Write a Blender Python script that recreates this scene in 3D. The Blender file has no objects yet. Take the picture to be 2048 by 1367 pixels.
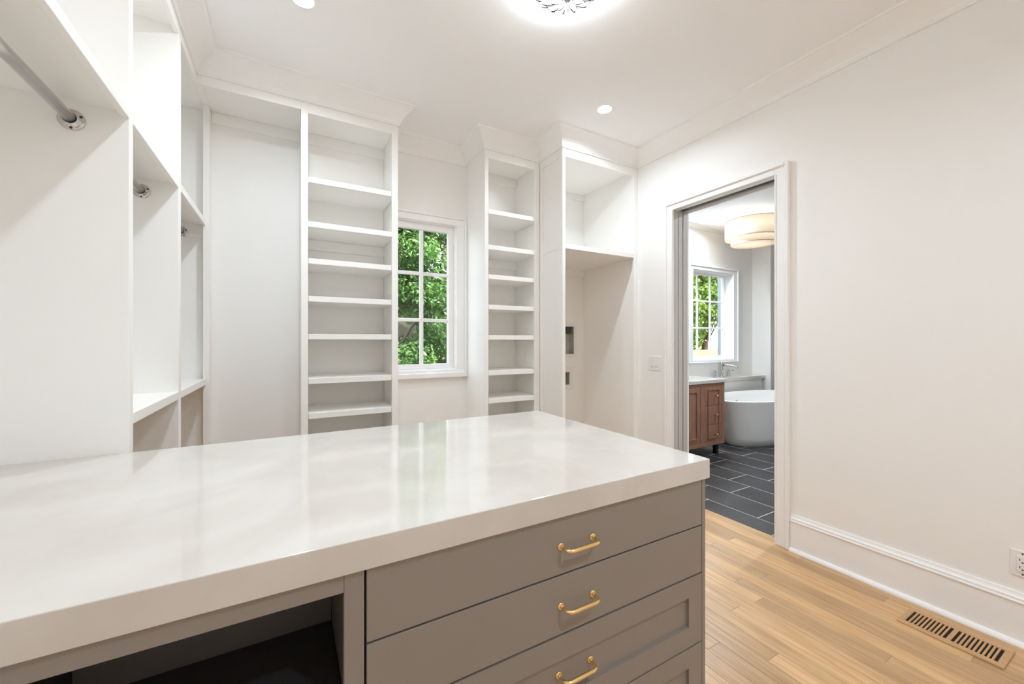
import bpy, bmesh, math, random
from mathutils import Vector, Matrix
random.seed(7)
S = bpy.context.scene
C = S.collection

# ------------------------------------------------------------------ camera
cam_d = bpy.data.cameras.new('camera')
cam = bpy.data.objects.new('camera', cam_d)
C.objects.link(cam)
cam_d.sensor_width = 36.0
cam_d.lens = 796.5 / 2048 * 36.0
cam_d.shift_y = -3.0 / 2048
cam_d.clip_start = 0.02
cam.location = (0, 0, 1.30)
cam.rotation_euler = (math.pi / 2, 0, -math.atan(448 / 796.5))
S.camera = cam

# ------------------------------------------------------------------ view, sky, sun
S.view_settings.view_transform = 'Standard'
S.view_settings.look = 'None'
S.view_settings.gamma = 1.0
S.view_settings.use_curve_mapping = False
S.view_settings.exposure = 0.90
S.cycles.max_bounces = 16
S.cycles.diffuse_bounces = 12
S.cycles.transparent_max_bounces = 24
W = bpy.data.worlds.new('sky')
S.world = W
W.use_nodes = True
wn = W.node_tree.nodes
sky = wn.new('ShaderNodeTexSky')
sky.sky_type = 'NISHITA'
sky.sun_disc = False
sky.sun_elevation = math.radians(52)
sky.sun_rotation = math.radians(150)
hz = wn.new('ShaderNodeHueSaturation')
hz.inputs['Saturation'].default_value = 0.45
W.node_tree.links.new(sky.outputs[0], hz.inputs['Color'])
W.node_tree.links.new(hz.outputs[0], wn['Background'].inputs[0])
wn['Background'].inputs[1].default_value = 1.0
sun_d = bpy.data.lights.new('sun', 'SUN')
sun_d.energy = 5.6
sun_d.angle = math.radians(0.6)
sun_d.color = (1.0, 0.95, 0.86)
sun = bpy.data.objects.new('sun', sun_d)
C.objects.link(sun)
sun.location = (2, -6, 12)
sun.rotation_euler = (math.radians(44), 0, math.radians(24))

CHANDELIER_W = 9.6
DOWNLIGHT_W = 6.2
BATH_W = 88.0

# ------------------------------------------------------------------ materials
def lin(c):
    return tuple(((v / 255) / 12.92 if v / 255 <= 0.04045 else ((v / 255 + 0.055) / 1.055) ** 2.4) for v in c)

MATS = {}
def mat(name, rgb, rough=0.5, metal=0.0, var=0.0, vscale=4.0, bump=0.0, bscale=60.0, stretch=None,
        spec=0.5, coat=0.0, second=None, rand=0.0, coat_rough=0.05):
    m = bpy.data.materials.new(name)
    m.use_nodes = True
    nt = m.node_tree
    n = nt.nodes
    L = nt.links
    b = n['Principled BSDF']
    col = lin(rgb) + (1,)
    b.inputs['Base Color'].default_value = col
    b.inputs['Roughness'].default_value = rough
    b.inputs['Metallic'].default_value = metal
    b.inputs['Specular IOR Level'].default_value = spec
    b.inputs['Coat Weight'].default_value = coat
    b.inputs['Coat Roughness'].default_value = coat_rough
    tc = n.new('ShaderNodeTexCoord')
    src = tc.outputs['Object']
    mp = n.new('ShaderNodeMapping')
    if stretch:
        mp.inputs['Scale'].default_value = stretch
    L.new(src, mp.inputs['Vector'])
    if rand > 0:
        oi = n.new('ShaderNodeObjectInfo')
        mul = n.new('ShaderNodeMath'); mul.operation = 'MULTIPLY'; mul.inputs[1].default_value = 37.0
        L.new(oi.outputs['Random'], mul.inputs[0])
        cb = n.new('ShaderNodeCombineXYZ')
        L.new(mul.outputs[0], cb.inputs[0]); L.new(mul.outputs[0], cb.inputs[1])
        L.new(cb.outputs[0], mp.inputs['Location'])
    if var > 0 or second:
        nz = n.new('ShaderNodeTexNoise')
        nz.inputs['Scale'].default_value = vscale
        nz.inputs['Detail'].default_value = 6.0
        L.new(mp.outputs[0], nz.inputs['Vector'])
        rp = n.new('ShaderNodeValToRGB')
        rp.color_ramp.elements[0].position = 0.3
        rp.color_ramp.elements[1].position = 0.7
        c2 = lin(second) if second else tuple(v * (1 - var) for v in col[:3])
        rp.color_ramp.elements[0].color = tuple(c2) + (1,)
        rp.color_ramp.elements[1].color = col
        L.new(nz.outputs['Fac'], rp.inputs['Fac'])
        out = rp.outputs[0]
        if rand > 0:
            hs = n.new('ShaderNodeHueSaturation')
            mr = n.new('ShaderNodeMapRange')
            mr.inputs['To Min'].default_value = 1 - rand
            mr.inputs['To Max'].default_value = 1 + rand * 0.8
            L.new(oi.outputs['Random'], mr.inputs['Value'])
            L.new(mr.outputs[0], hs.inputs['Value'])
            L.new(out, hs.inputs['Color'])
            out = hs.outputs[0]
        L.new(out, b.inputs['Base Color'])
    if bump > 0:
        nb = n.new('ShaderNodeTexNoise')
        nb.inputs['Scale'].default_value = bscale
        nb.inputs['Detail'].default_value = 3.0
        L.new(mp.outputs[0], nb.inputs['Vector'])
        bp = n.new('ShaderNodeBump')
        bp.inputs['Strength'].default_value = bump
        bp.inputs['Distance'].default_value = 0.002
        L.new(nb.outputs['Fac'], bp.inputs['Height'])
        L.new(bp.outputs[0], b.inputs['Normal'])
    MATS[name] = m
    return m

def emis(name, rgb, strength):
    m = bpy.data.materials.new(name)
    m.use_nodes = True
    b = m.node_tree.nodes['Principled BSDF']
    b.inputs['Base Color'].default_value = lin(rgb) + (1,)
    b.inputs['Emission Color'].default_value = lin(rgb) + (1,)
    b.inputs['Emission Strength'].default_value = strength
    MATS[name] = m
    return m

mat('wall_paint', (245, 244, 242), 0.55, bump=0.04, bscale=220)
mat('ceiling_paint', (250, 250, 251), 0.7, bump=0.03, bscale=200)
mat('trim_paint', (247, 246, 245), 0.32, bump=0.015, bscale=60)
mat('cabinet_paint', (247, 245.5, 242.5), 0.3, bump=0.02, bscale=50)
mat('bath_paint', (232, 229, 224), 0.55, bump=0.04, bscale=220)
mat('shower_tile', (176, 170, 162), 0.25)
mat('taupe_paint', (142, 134, 127), 0.38, bump=0.03, bscale=90)
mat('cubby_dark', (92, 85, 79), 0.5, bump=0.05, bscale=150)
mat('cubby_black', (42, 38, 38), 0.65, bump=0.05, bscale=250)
mat('brass', (246, 216, 158), 0.22, 1.0)
mat('pale_brass', (226, 200, 150), 0.2, 1.0)
mat('chrome', (205, 203, 200), 0.14, 1.0)
mat('steel', (232, 231, 230), 0.27, 1.0)
mat('jamb_shaded', (202, 197, 191), 0.4)  # greyer than the trim paint: shade on the jamb put into the colour
mat('screw_metal', (90, 88, 86), 0.35, 1.0)
mat('dark_gap', (30, 28, 26), 0.8)
mat('wire_black', (6, 6, 6), 1.0, spec=0.0)
mat('white_plastic', (240, 238, 236), 0.3)
mat('slot_black', (18, 17, 17), 0.6)
mat('box_metal', (196, 198, 188), 0.4, 0.2, var=0.3, vscale=9)
mat('grout', (214, 209, 202), 0.85, bump=0.1, bscale=200)
mat('slate', (66, 64, 62), 0.42, second=(48, 46, 45), vscale=3.5, bump=0.12, bscale=26, rand=0.12)
mat('oak', (214, 176, 128), 0.34, second=(184, 142, 96), vscale=3.2, stretch=(20, 1.1, 8), bump=0.05, bscale=40, rand=0.2, coat=0.15)
mat('oak_vent', (206, 164, 116), 0.36, second=(186, 144, 98), vscale=4, stretch=(20, 1.1, 8))
mat('walnut', (172, 126, 102), 0.42, second=(136, 94, 74), vscale=3.0, stretch=(34, 34, 2.0), bump=0.06, bscale=30)
mat('black_metal', (28, 27, 27), 0.4)
mat('porcelain', (238, 236, 232), 0.12, coat=0.4)
mat('tub_outside', (214, 208, 198), 0.3)
mat('bark', (96, 78, 62), 0.9, var=0.4, vscale=8, bump=0.4, bscale=30)
mat('mulch', (66, 56, 38), 0.95, second=(40, 42, 26), vscale=2.5, bump=0.5, bscale=20)
mat('fence_wood', (214, 176, 112), 0.7, second=(186, 146, 88), vscale=3, stretch=(12, 12, 1))
mat('timber', (150, 146, 84), 0.8, second=(120, 112, 62), vscale=4)
mat('siding', (160, 166, 168), 0.6)
mat('roof_grey', (120, 116, 112), 0.8)

def quartz():
    m = mat('quartz', (238, 236, 232), 0.07, spec=0.5)
    n = m.node_tree.nodes; L = m.node_tree.links; b = n['Principled BSDF']
    tc = n.new('ShaderNodeTexCoord')
    n1 = n.new('ShaderNodeTexNoise'); n1.inputs['Scale'].default_value = 2.3; n1.inputs['Detail'].default_value = 8; n1.inputs['Distortion'].default_value = 1.4
    n2 = n.new('ShaderNodeTexNoise'); n2.inputs['Scale'].default_value = 9.0; n2.inputs['Detail'].default_value = 5
    L.new(tc.outputs['Object'], n1.inputs['Vector']); L.new(tc.outputs['Object'], n2.inputs['Vector'])
    r1 = n.new('ShaderNodeValToRGB')
    e = r1.color_ramp.elements
    e[0].position = 0.28; e[0].color = lin((206, 199, 190)) + (1,)
    e[1].position = 0.62; e[1].color = lin((217, 212, 205)) + (1,)
    L.new(n1.outputs['Fac'], r1.inputs['Fac'])
    mx = n.new('ShaderNodeMix'); mx.data_type = 'RGBA'; mx.blend_type = 'MULTIPLY'
    mx.inputs['Factor'].default_value = 0.10
    L.new(r1.outputs[0], mx.inputs[6]); L.new(n2.outputs['Fac'], mx.inputs[7])
    L.new(mx.outputs[2], b.inputs['Base Color'])
quartz()

def glass_pane():
    m = bpy.data.materials.new('window_glass'); m.use_nodes = True
    nt = m.node_tree; n = nt.nodes; L = nt.links
    n.remove(n['Principled BSDF'])
    t = n.new('ShaderNodeBsdfTransparent'); t.inputs[0].default_value = (0.92, 0.945, 0.935, 1)
    g = n.new('ShaderNodeBsdfGlossy'); g.inputs['Roughness'].default_value = 0.01
    f = n.new('ShaderNodeFresnel'); f.inputs[0].default_value = 1.5
    mx = n.new('ShaderNodeMixShader')
    ge = n.new('ShaderNodeNewGeometry')
    inv = n.new('ShaderNodeMath'); inv.operation = 'SUBTRACT'; inv.inputs[0].default_value = 1.0
    L.new(ge.outputs['Backfacing'], inv.inputs[1])
    mu = n.new('ShaderNodeMath'); mu.operation = 'MULTIPLY'
    L.new(inv.outputs[0], mu.inputs[0]); L.new(f.outputs[0], mu.inputs[1])
    L.new(mu.outputs[0], mx.inputs[0]); L.new(t.outputs[0], mx.inputs[1]); L.new(g.outputs[0], mx.inputs[2])
    L.new(mx.outputs[0], n['Material Output'].inputs[0])
    MATS['window_glass'] = m
glass_pane()

def crystal():
    m = bpy.data.materials.new('crystal'); m.use_nodes = True
    nt = m.node_tree; n = nt.nodes; L = nt.links
    n.remove(n['Principled BSDF'])
    t = n.new('ShaderNodeBsdfTransparent'); t.inputs[0].default_value = (0.97, 0.97, 0.96, 1)
    tr = n.new('ShaderNodeBsdfTranslucent'); tr.inputs[0].default_value = (0.95, 0.94, 0.92, 1)
    g = n.new('ShaderNodeBsdfGlossy'); g.inputs['Roughness'].default_value = 0.08
    lw = n.new('ShaderNodeLayerWeight'); lw.inputs[0].default_value = 0.15
    m1 = n.new('ShaderNodeMixShader'); m1.inputs[0].default_value = 0.10
    m2 = n.new('ShaderNodeMixShader')
    L.new(t.outputs[0], m1.inputs[1]); L.new(tr.outputs[0], m1.inputs[2])
    L.new(lw.outputs['Facing'], m2.inputs[0]); L.new(m1.outputs[0], m2.inputs[1]); L.new(g.outputs[0], m2.inputs[2])
    L.new(m2.outputs[0], n['Material Output'].inputs[0])
    MATS['crystal'] = m
crystal()

def leaf(name, c1, c2):
    m = bpy.data.materials.new(name); m.use_nodes = True
    nt = m.node_tree; n = nt.nodes; L = nt.links
    n.remove(n['Principled BSDF'])
    tc = n.new('ShaderNodeTexCoord')
    nz = n.new('ShaderNodeTexNoise'); nz.inputs['Scale'].default_value = 3.0; nz.inputs['Detail'].default_value = 5
    L.new(tc.outputs['Object'], nz.inputs['Vector'])
    rp = n.new('ShaderNodeValToRGB')
    rp.color_ramp.elements[0].position = 0.35; rp.color_ramp.elements[0].color = lin(c1) + (1,)
    rp.color_ramp.elements[1].position = 0.65; rp.color_ramp.elements[1].color = lin(c2) + (1,)
    L.new(nz.outputs['Fac'], rp.inputs['Fac'])
    d = n.new('ShaderNodeBsdfDiffuse'); t = n.new('ShaderNodeBsdfTranslucent')
    g = n.new('ShaderNodeBsdfGlossy'); g.inputs['Roughness'].default_value = 0.35
    L.new(rp.outputs[0], d.inputs[0]); L.new(rp.outputs[0], t.inputs[0])
    m1 = n.new('ShaderNodeMixShader'); m1.inputs[0].default_value = 0.35
    L.new(d.outputs[0], m1.inputs[1]); L.new(t.outputs[0], m1.inputs[2])
    m2 = n.new('ShaderNodeMixShader'); m2.inputs[0].default_value = 0.06
    L.new(m1.outputs[0], m2.inputs[1]); L.new(g.outputs[0], m2.inputs[2])
    L.new(m2.outputs[0], n['Material Output'].inputs[0])
    MATS[name] = m
leaf('leaf_green', (44, 82, 28), (112, 152, 70))
leaf('leaf_deep', (24, 52, 26), (56, 96, 50))
leaf('leaf_bright', (62, 100, 30), (156, 180, 66))

def shade_fabric():
    m = bpy.data.materials.new('shade_fabric'); m.use_nodes = True
    nt = m.node_tree; n = nt.nodes; L = nt.links
    n.remove(n['Principled BSDF'])
    d = n.new('ShaderNodeBsdfDiffuse'); d.inputs[0].default_value = lin((252, 247, 240)) + (1,)
    t = n.new('ShaderNodeBsdfTranslucent'); t.inputs[0].default_value = lin((252, 246, 238)) + (1,)
    mx = n.new('ShaderNodeMixShader'); mx.inputs[0].default_value = 0.6
    L.new(d.outputs[0], mx.inputs[1]); L.new(t.outputs[0], mx.inputs[2])
    L.new(mx.outputs[0], n['Material Output'].inputs[0])
    MATS['shade_fabric'] = m
shade_fabric()
emis('lamp_lens', (255, 250, 240), 14.0)
emis('bulb', (255, 246, 232), 22.0)
mat('shade_trim', (190, 172, 152), 0.6)

# ------------------------------------------------------------------ helpers
WORLD = {}
def attach(o, parent):
    if parent is not None:
        o.parent = parent
        o.matrix_parent_inverse = Matrix.Translation(-WORLD[parent.name])

def link(name, me, loc, parent=None, kind=None):
    o = bpy.data.objects.new(name, me)
    C.objects.link(o)
    o.location = loc
    WORLD[o.name] = Vector(loc)
    attach(o, parent)
    if kind:
        o['kind'] = kind
    return o

def thing(name, loc, label=None, cat=None, group=None, kind=None):
    o = bpy.data.objects.new(name, None)
    o.empty_display_size = 0.05
    C.objects.link(o)
    o.location = loc
    WORLD[o.name] = Vector(loc)
    tag(o, label, cat, group, kind)
    return o

def tag(o, label=None, cat=None, group=None, kind=None):
    if label: o['label'] = label
    if cat: o['category'] = cat
    if group: o['group'] = group
    if kind: o['kind'] = kind
    return o

class MB:
    """collects shapes in world coordinates and links them as one mesh object"""
    def __init__(self):
        self.bm = bmesh.new()
    def box(self, x0, x1, y0, y1, z0, z1):
        v = [self.bm.verts.new(p) for p in ((x0, y0, z0), (x1, y0, z0), (x1, y1, z0), (x0, y1, z0),
                                            (x0, y0, z1), (x1, y0, z1), (x1, y1, z1), (x0, y1, z1))]
        for f in ((0, 3, 2, 1), (4, 5, 6, 7), (0, 1, 5, 4), (1, 2, 6, 5), (2, 3, 7, 6), (3, 0, 4, 7)):
            self.bm.faces.new([v[i] for i in f])
        return self
    def tube(self, p, q, r, r2=None, n=20, caps=True):
        p = Vector(p); q = Vector(q); d = (q - p).normalized()
        a = d.orthogonal().normalized(); b = d.cross(a)
        r2 = r if r2 is None else r2
        A = []; B = []
        for i in range(n):
            t = 2 * math.pi * i / n
            w = a * math.cos(t) + b * math.sin(t)
            A.append(self.bm.verts.new(p + w * r)); B.append(self.bm.verts.new(q + w * r2))
        for i in range(n):
            f = self.bm.faces.new((A[i], A[(i + 1) % n], B[(i + 1) % n], B[i])); f.smooth = True
        if caps:
            self.bm.faces.new(A[::-1]); self.bm.faces.new(B)
        return self
    def path(self, pts, r, n=14):
        pts = [Vector(p) for p in pts]
        rings = []
        prev = None
        for i, p in enumerate(pts):
            d = (pts[min(i + 1, len(pts) - 1)] - pts[max(i - 1, 0)]).normalized()
            if prev is None:
                a = d.orthogonal().normalized()
            else:
                a = (prev - d * prev.dot(d)).normalized()
            prev = a
            b = d.cross(a)
            rr = r[i] if isinstance(r, (list, tuple)) else r
            rings.append([self.bm.verts.new(p + a * math.cos(2 * math.pi * k / n) * rr + b * math.sin(2 * math.pi * k / n) * rr) for k in range(n)])
        for A, B in zip(rings, rings[1:]):
            for k in range(n):
                f = self.bm.faces.new((A[k], A[(k + 1) % n], B[(k + 1) % n], B[k])); f.smooth = True
        self.bm.faces.new(rings[0][::-1]); self.bm.faces.new(rings[-1])
        return self
    def lathe(self, c, prof, n=40, sx=1.0, sy=1.0, close=False):
        """prof: list of (r, z) from first ring to last, around vertical axis at c"""
        rings = []
        for r, z in prof:
            if r < 1e-5:
                rings.append([self.bm.verts.new((c[0], c[1], c[2] + z))])
            else:
                rings.append([self.bm.verts.new((c[0] + r * sx * math.cos(2 * math.pi * k / n), c[1] + r * sy * math.sin(2 * math.pi * k / n), c[2] + z)) for k in range(n)])
        for A, B in zip(rings, rings[1:]):
            for k in range(n):
                k2 = (k + 1) % n
                if len(A) == 1 and len(B) == 1: continue
                if len(A) == 1: f = self.bm.faces.new((A[0], B[k2], B[k]))
                elif len(B) == 1: f = self.bm.faces.new((A[k], A[k2], B[0]))
                else: f = self.bm.faces.new((A[k], A[k2], B[k2], B[k]))
                f.smooth = True
        return self
    def sphere(self, c, r, n=16, m=10):
        prof = [(r * math.sin(math.pi * i / m), -r * math.cos(math.pi * i / m)) for i in range(m + 1)]
        return self.lathe(c, prof, n)
    def bevel(self, w, seg=1):
        self.bm.normal_update()
        e = [x for x in self.bm.edges if len(x.link_faces) == 2 and x.calc_face_angle(0) > 0.6]
        bmesh.ops.bevel(self.bm, geom=e, offset=w, segments=seg, affect='EDGES', profile=0.5)
        return self
    def build(self, name, material, parent=None, kind=None, base=False):
        bmesh.ops.recalc_face_normals(self.bm, faces=self.bm.faces)
        vs = [v.co for v in self.bm.verts]
        lo = Vector([min(v[i] for v in vs) for i in range(3)]); hi = Vector([max(v[i] for v in vs) for i in range(3)])
        c = (lo + hi) / 2
        if base: c.z = lo.z
        bmesh.ops.translate(self.bm, verts=self.bm.verts, vec=-c)
        me = bpy.data.meshes.new(name)
        self.bm.to_mesh(me); self.bm.free()
        me.materials.append(MATS[material])
        return link(name, me, c, parent, kind)

CACHE = {}
def box(name, x0, x1, y0, y1, z0, z1, material, parent=None, kind=None, bev=0.0012):
    """one rectangular board; boards of one size and material share their mesh"""
    d = (round(x1 - x0, 4), round(y1 - y0, 4), round(z1 - z0, 4), material, bev)
    c = ((x0 + x1) / 2, (y0 + y1) / 2, (z0 + z1) / 2)
    if d not in CACHE:
        b = MB().box(-d[0] / 2, d[0] / 2, -d[1] / 2, d[1] / 2, -d[2] / 2, d[2] / 2)
        if bev > 0: b.bevel(min(bev, min(d[:3]) * 0.3))
        me = bpy.data.meshes.new(name)
        bmesh.ops.recalc_face_normals(b.bm, faces=b.bm.faces)
        b.bm.to_mesh(me); b.bm.free()
        me.materials.append(MATS[material])
        CACHE[d] = me
    return link(name, CACHE[d], c, parent, kind)

def holed_wall(name, axis, p0, p1, u0, u1, z0, z1, holes, material):
    """wall slab normal to axis ('x' or 'y') between p0..p1, with rectangular holes (ua,ub,za,zb)"""
    us = sorted({u0, u1} | {h[0] for h in holes} | {h[1] for h in holes})
    zs = sorted({z0, z1} | {h[2] for h in holes} | {h[3] for h in holes})
    b = MB()
    def solid(a, c):
        um = (us[a] + us[a + 1]) / 2; zm = (zs[c] + zs[c + 1]) / 2
        return not any(h[0] < um < h[1] and h[2] < zm < h[3] for h in holes)
    nu = len(us) - 1; nz = len(zs) - 1
    vc = {}
    def V(i, j, p):
        k = (i, j, p)
        if k not in vc:
            u = us[i]; z = zs[j]; q = p0 if p == 0 else p1
            vc[k] = b.bm.verts.new((q, u, z) if axis == 'x' else (u, q, z))
        return vc[k]
    for a in range(nu):
        for c in range(nz):
            if not solid(a, c): continue
            for p in (0, 1):
                b.bm.faces.new((V(a, c, p), V(a + 1, c, p), V(a + 1, c + 1, p), V(a, c + 1, p)))
            for (da, dc, e) in ((-1, 0, ((a, c), (a, c + 1))), (1, 0, ((a + 1, c), (a + 1, c + 1))), (0, -1, ((a, c), (a + 1, c))), (0, 1, ((a, c + 1), (a + 1, c + 1)))):
                aa, cc = a + da, c + dc
                if 0 <= aa < nu and 0 <= cc < nz and solid(aa, cc): continue
                (i1, j1), (i2, j2) = e
                b.bm.faces.new((V(i1, j1, 0), V(i2, j2, 0), V(i2, j2, 1), V(i1, j1, 1)))
    return b.build(name, material, None, 'structure')

def sweep(name, pts, prof, material, parent=None, kind='structure', closed=False):
    """sweep (out, z) profile along a plan polyline; 'out' is to the RIGHT of travel"""
    b = MB()
    P = [Vector((p[0], p[1])) for p in pts]
    n = len(P)
    rows = []
    for i in range(n):
        def nrm(a, c):
            d = (c - a).normalized(); return Vector((d.y, -d.x))
        if i == 0: off = nrm(P[0], P[1])
        elif i == n - 1: off = nrm(P[-2], P[-1])
        else:
            n1 = nrm(P[i - 1], P[i]); n2 = nrm(P[i], P[i + 1])
            off = (n1 + n2) / max(1e-6, 1 + n1.dot(n2))
        rows.append([b.bm.verts.new((P[i].x + off.x * o, P[i].y + off.y * o, z)) for o, z in prof])
    m = len(prof)
    for A, B in zip(rows, rows[1:]):
        for k in range(m):
            b.bm.faces.new((A[k], A[(k + 1) % m], B[(k + 1) % m], B[k]))
    b.bm.faces.new(rows[0]); b.bm.faces.new(rows[-1][::-1])
    return b.build(name, material, parent, kind)

# ------------------------------------------------------------------ plan (metres)
XL, XW, XB = -1.00, 2.731, 2.897        # left wall, right wall, bathroom side of right wall
YB, YF = 3.28, -1.60                    # back wall, wall behind the camera
CEIL = 2.963
XF, YT = -0.460, 2.890                  # front planes of the left run and of the back towers
YC = 2.561                              # front plane of the cabinet beside the door
ZFAS, ZSOF, ZCR = 2.782, 2.812, 2.833   # face-frame head, soffit, bottom of crown
YW, XR = 3.70, 6.53                     # bathroom window wall and right wall

# ------------------------------------------------------------------ setting: shell
holed_wall('wall_back', 'y', YB, YB + 0.17, XL - 0.15, XB, -0.1, CEIL + 0.1,
           [(0.689, 1.292, 1.038, 2.312), (2.335, 2.578, 1.160, 1.445), (2.43, 2.522, 0.848, 0.978)], 'wall_paint')
holed_wall('wall_right', 'x', XW, XB, YF - 0.15, YB, -0.1, CEIL + 0.1, [(1.379, 2.191, -0.2, 2.376)], 'wall_paint')
holed_wall('wall_left', 'x', XL - 0.15, XL, YF - 0.15, YB, -0.1, CEIL + 0.1, [], 'wall_paint')
holed_wall('wall_front', 'y', YF - 0.15, YF, XL, XW, -0.1, CEIL + 0.1, [], 'wall_paint')
box('ceiling', XL - 0.15, XB, YF - 0.15, YB + 0.17, CEIL, CEIL + 0.12, 'ceiling_paint', None, 'structure', 0)
# bathroom shell
holed_wall('wall_bathroom_back', 'y', YW, YW + 0.20, XB, 8.2, -0.1, CEIL + 0.1, [(5.02, 6.015, 1.00, 2.335)], 'bath_paint')
holed_wall('wall_bathroom_left', 'x', XB - 0.166, XB, YB + 0.17, YW + 0.20, -0.1, CEIL + 0.1, [], 'bath_paint')
holed_wall('wall_bathroom_side', 'x', XR, XR + 0.13, 3.42, YW, 0, CEIL, [], 'bath_paint')
holed_wall('wall_bathroom_right', 'x', 7.60, 7.75, 0.3, YW, -0.1, CEIL + 0.1, [], 'shower_tile')
holed_wall('wall_bathroom_front', 'y', 0.15, 0.30, XB, 7.75, -0.1, CEIL + 0.1, [], 'bath_paint')
box('ceiling_bathroom', XB, 7.75, 0.15, YW + 0.20, CEIL, CEIL + 0.12, 'ceiling_paint', None, 'structure', 0)

# oak floor: each board its own piece
fl = box('floor', XL, XW + 0.079, YF, YB, -0.10, -0.0125, 'dark_gap', None, 'structure', 0)
PW = 0.0793
nrow = int(round((XW - XL) / PW))
PW = (XW - XL) / nrow
for r in range(nrow):
    x0 = XL + r * PW
    y = YF
    first = random.uniform(0.3, 1.3)
    while y < YB - 0.01:
        l = first if y == YF else random.choice((0.62, 0.86, 1.1, 1.34, 1.58))
        y1 = min(YB, y + l)
        if YB - y1 < 0.3: y1 = YB
        box('plank', x0 + 0.0003, x0 + PW - 0.0003, y + 0.0003, y1 - 0.0003, -0.0125, 0.0, 'oak', fl, None, 0.0008)
        y = y1
box('plank', XW + 0.0003, XW + 0.079, 1.399, 2.171, -0.0125, 0.0, 'oak', fl, None, 0.0008)

# slate floor of the bathroom: running bond, each tile its own piece
fb = box('floor_bathroom', XW + 0.079, 7.60, 0.30, YW, -0.10, -0.0008, 'grout', None, 'structure', 0)
TW, TL, G = 0.2935, 0.590, 0.0030
r = 0
x = 3.000 - TW
while x < 7.58:
    y = (2.254 if r % 2 else 2.055) - 4 * TL
    xa, xb = max(x + G, XW + 0.0795), min(x + TW - G, 7.598)
    while y < YW:
        ya, yb_ = max(y + G, 0.302), min(y + TL - G, YW - 0.002)
        if x < XB and (yb_ > 2.17 or ya < 1.40):   # doorway strip only
            ya, yb_ = max(ya, 1.400), min(yb_, 2.170)
        if yb_ - ya > 0.02 and xb - xa > 0.02:
            box('tile', xa, xb, ya, yb_, -0.009, 0.0, 'slate', fb, None, 0.0007)
        y += TL
    x += TW
    r += 1

# crown moulding round the closet, cove profile
crown = [(0, ZCR), (0.013, ZCR), (0.013, ZCR + 0.008), (0.009, ZCR + 0.010)]
for i in range(7):
    t = i / 6
    crown.append((0.012 + 0.082 * (t ** 1.5), ZCR + 0.014 + 0.098 * t))
crown += [(0.098, CEIL - 0.016), (0.106, CEIL - 0.014), (0.106, CEIL), (0, CEIL)]
sweep('trim_1', [(XL, YF), (XL, 0.749), (XF, 0.749), (XF, YT), (0.688, YT), (0.688, YB), (1.375, YB), (1.375, YT), (1.901, YT), (1.901, YC), (XW, YC), (XW, YF), (XL, YF)],
      crown, 'trim_paint')
bcrown = [(0, CEIL - 0.06), (0.012, CEIL - 0.06), (0.016, CEIL - 0.05), (0.045, CEIL - 0.015), (0.05, CEIL - 0.012), (0.05, CEIL), (0, CEIL)]
sweep('trim_2', [(XB, 0.3), (XB, YW), (XR, YW), (XR, 3.42)], bcrown, 'bath_paint')

# baseboard of the right wall with cap and shoe moulding
basep = [(0, 0), (0.034, 0), (0.033, 0.008), (0.028, 0.016), (0.018, 0.020), (0.016, 0.022), (0.016, 0.178), (0.020, 0.180), (0.022, 0.186), (0.018, 0.194),
         (0.018, 0.202), (0.013, 0.208), (0.010, 0.214), (0.007, 0.224), (0, 0.224)]
sweep('baseboard_right', [(XW, 1.308), (XW, YF), (XL, YF), (XL, 0.749)], basep, 'trim_paint')
sweep('baseboard_door', [(XW, YC), (XW, 2.254)], basep, 'trim_paint')

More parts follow.
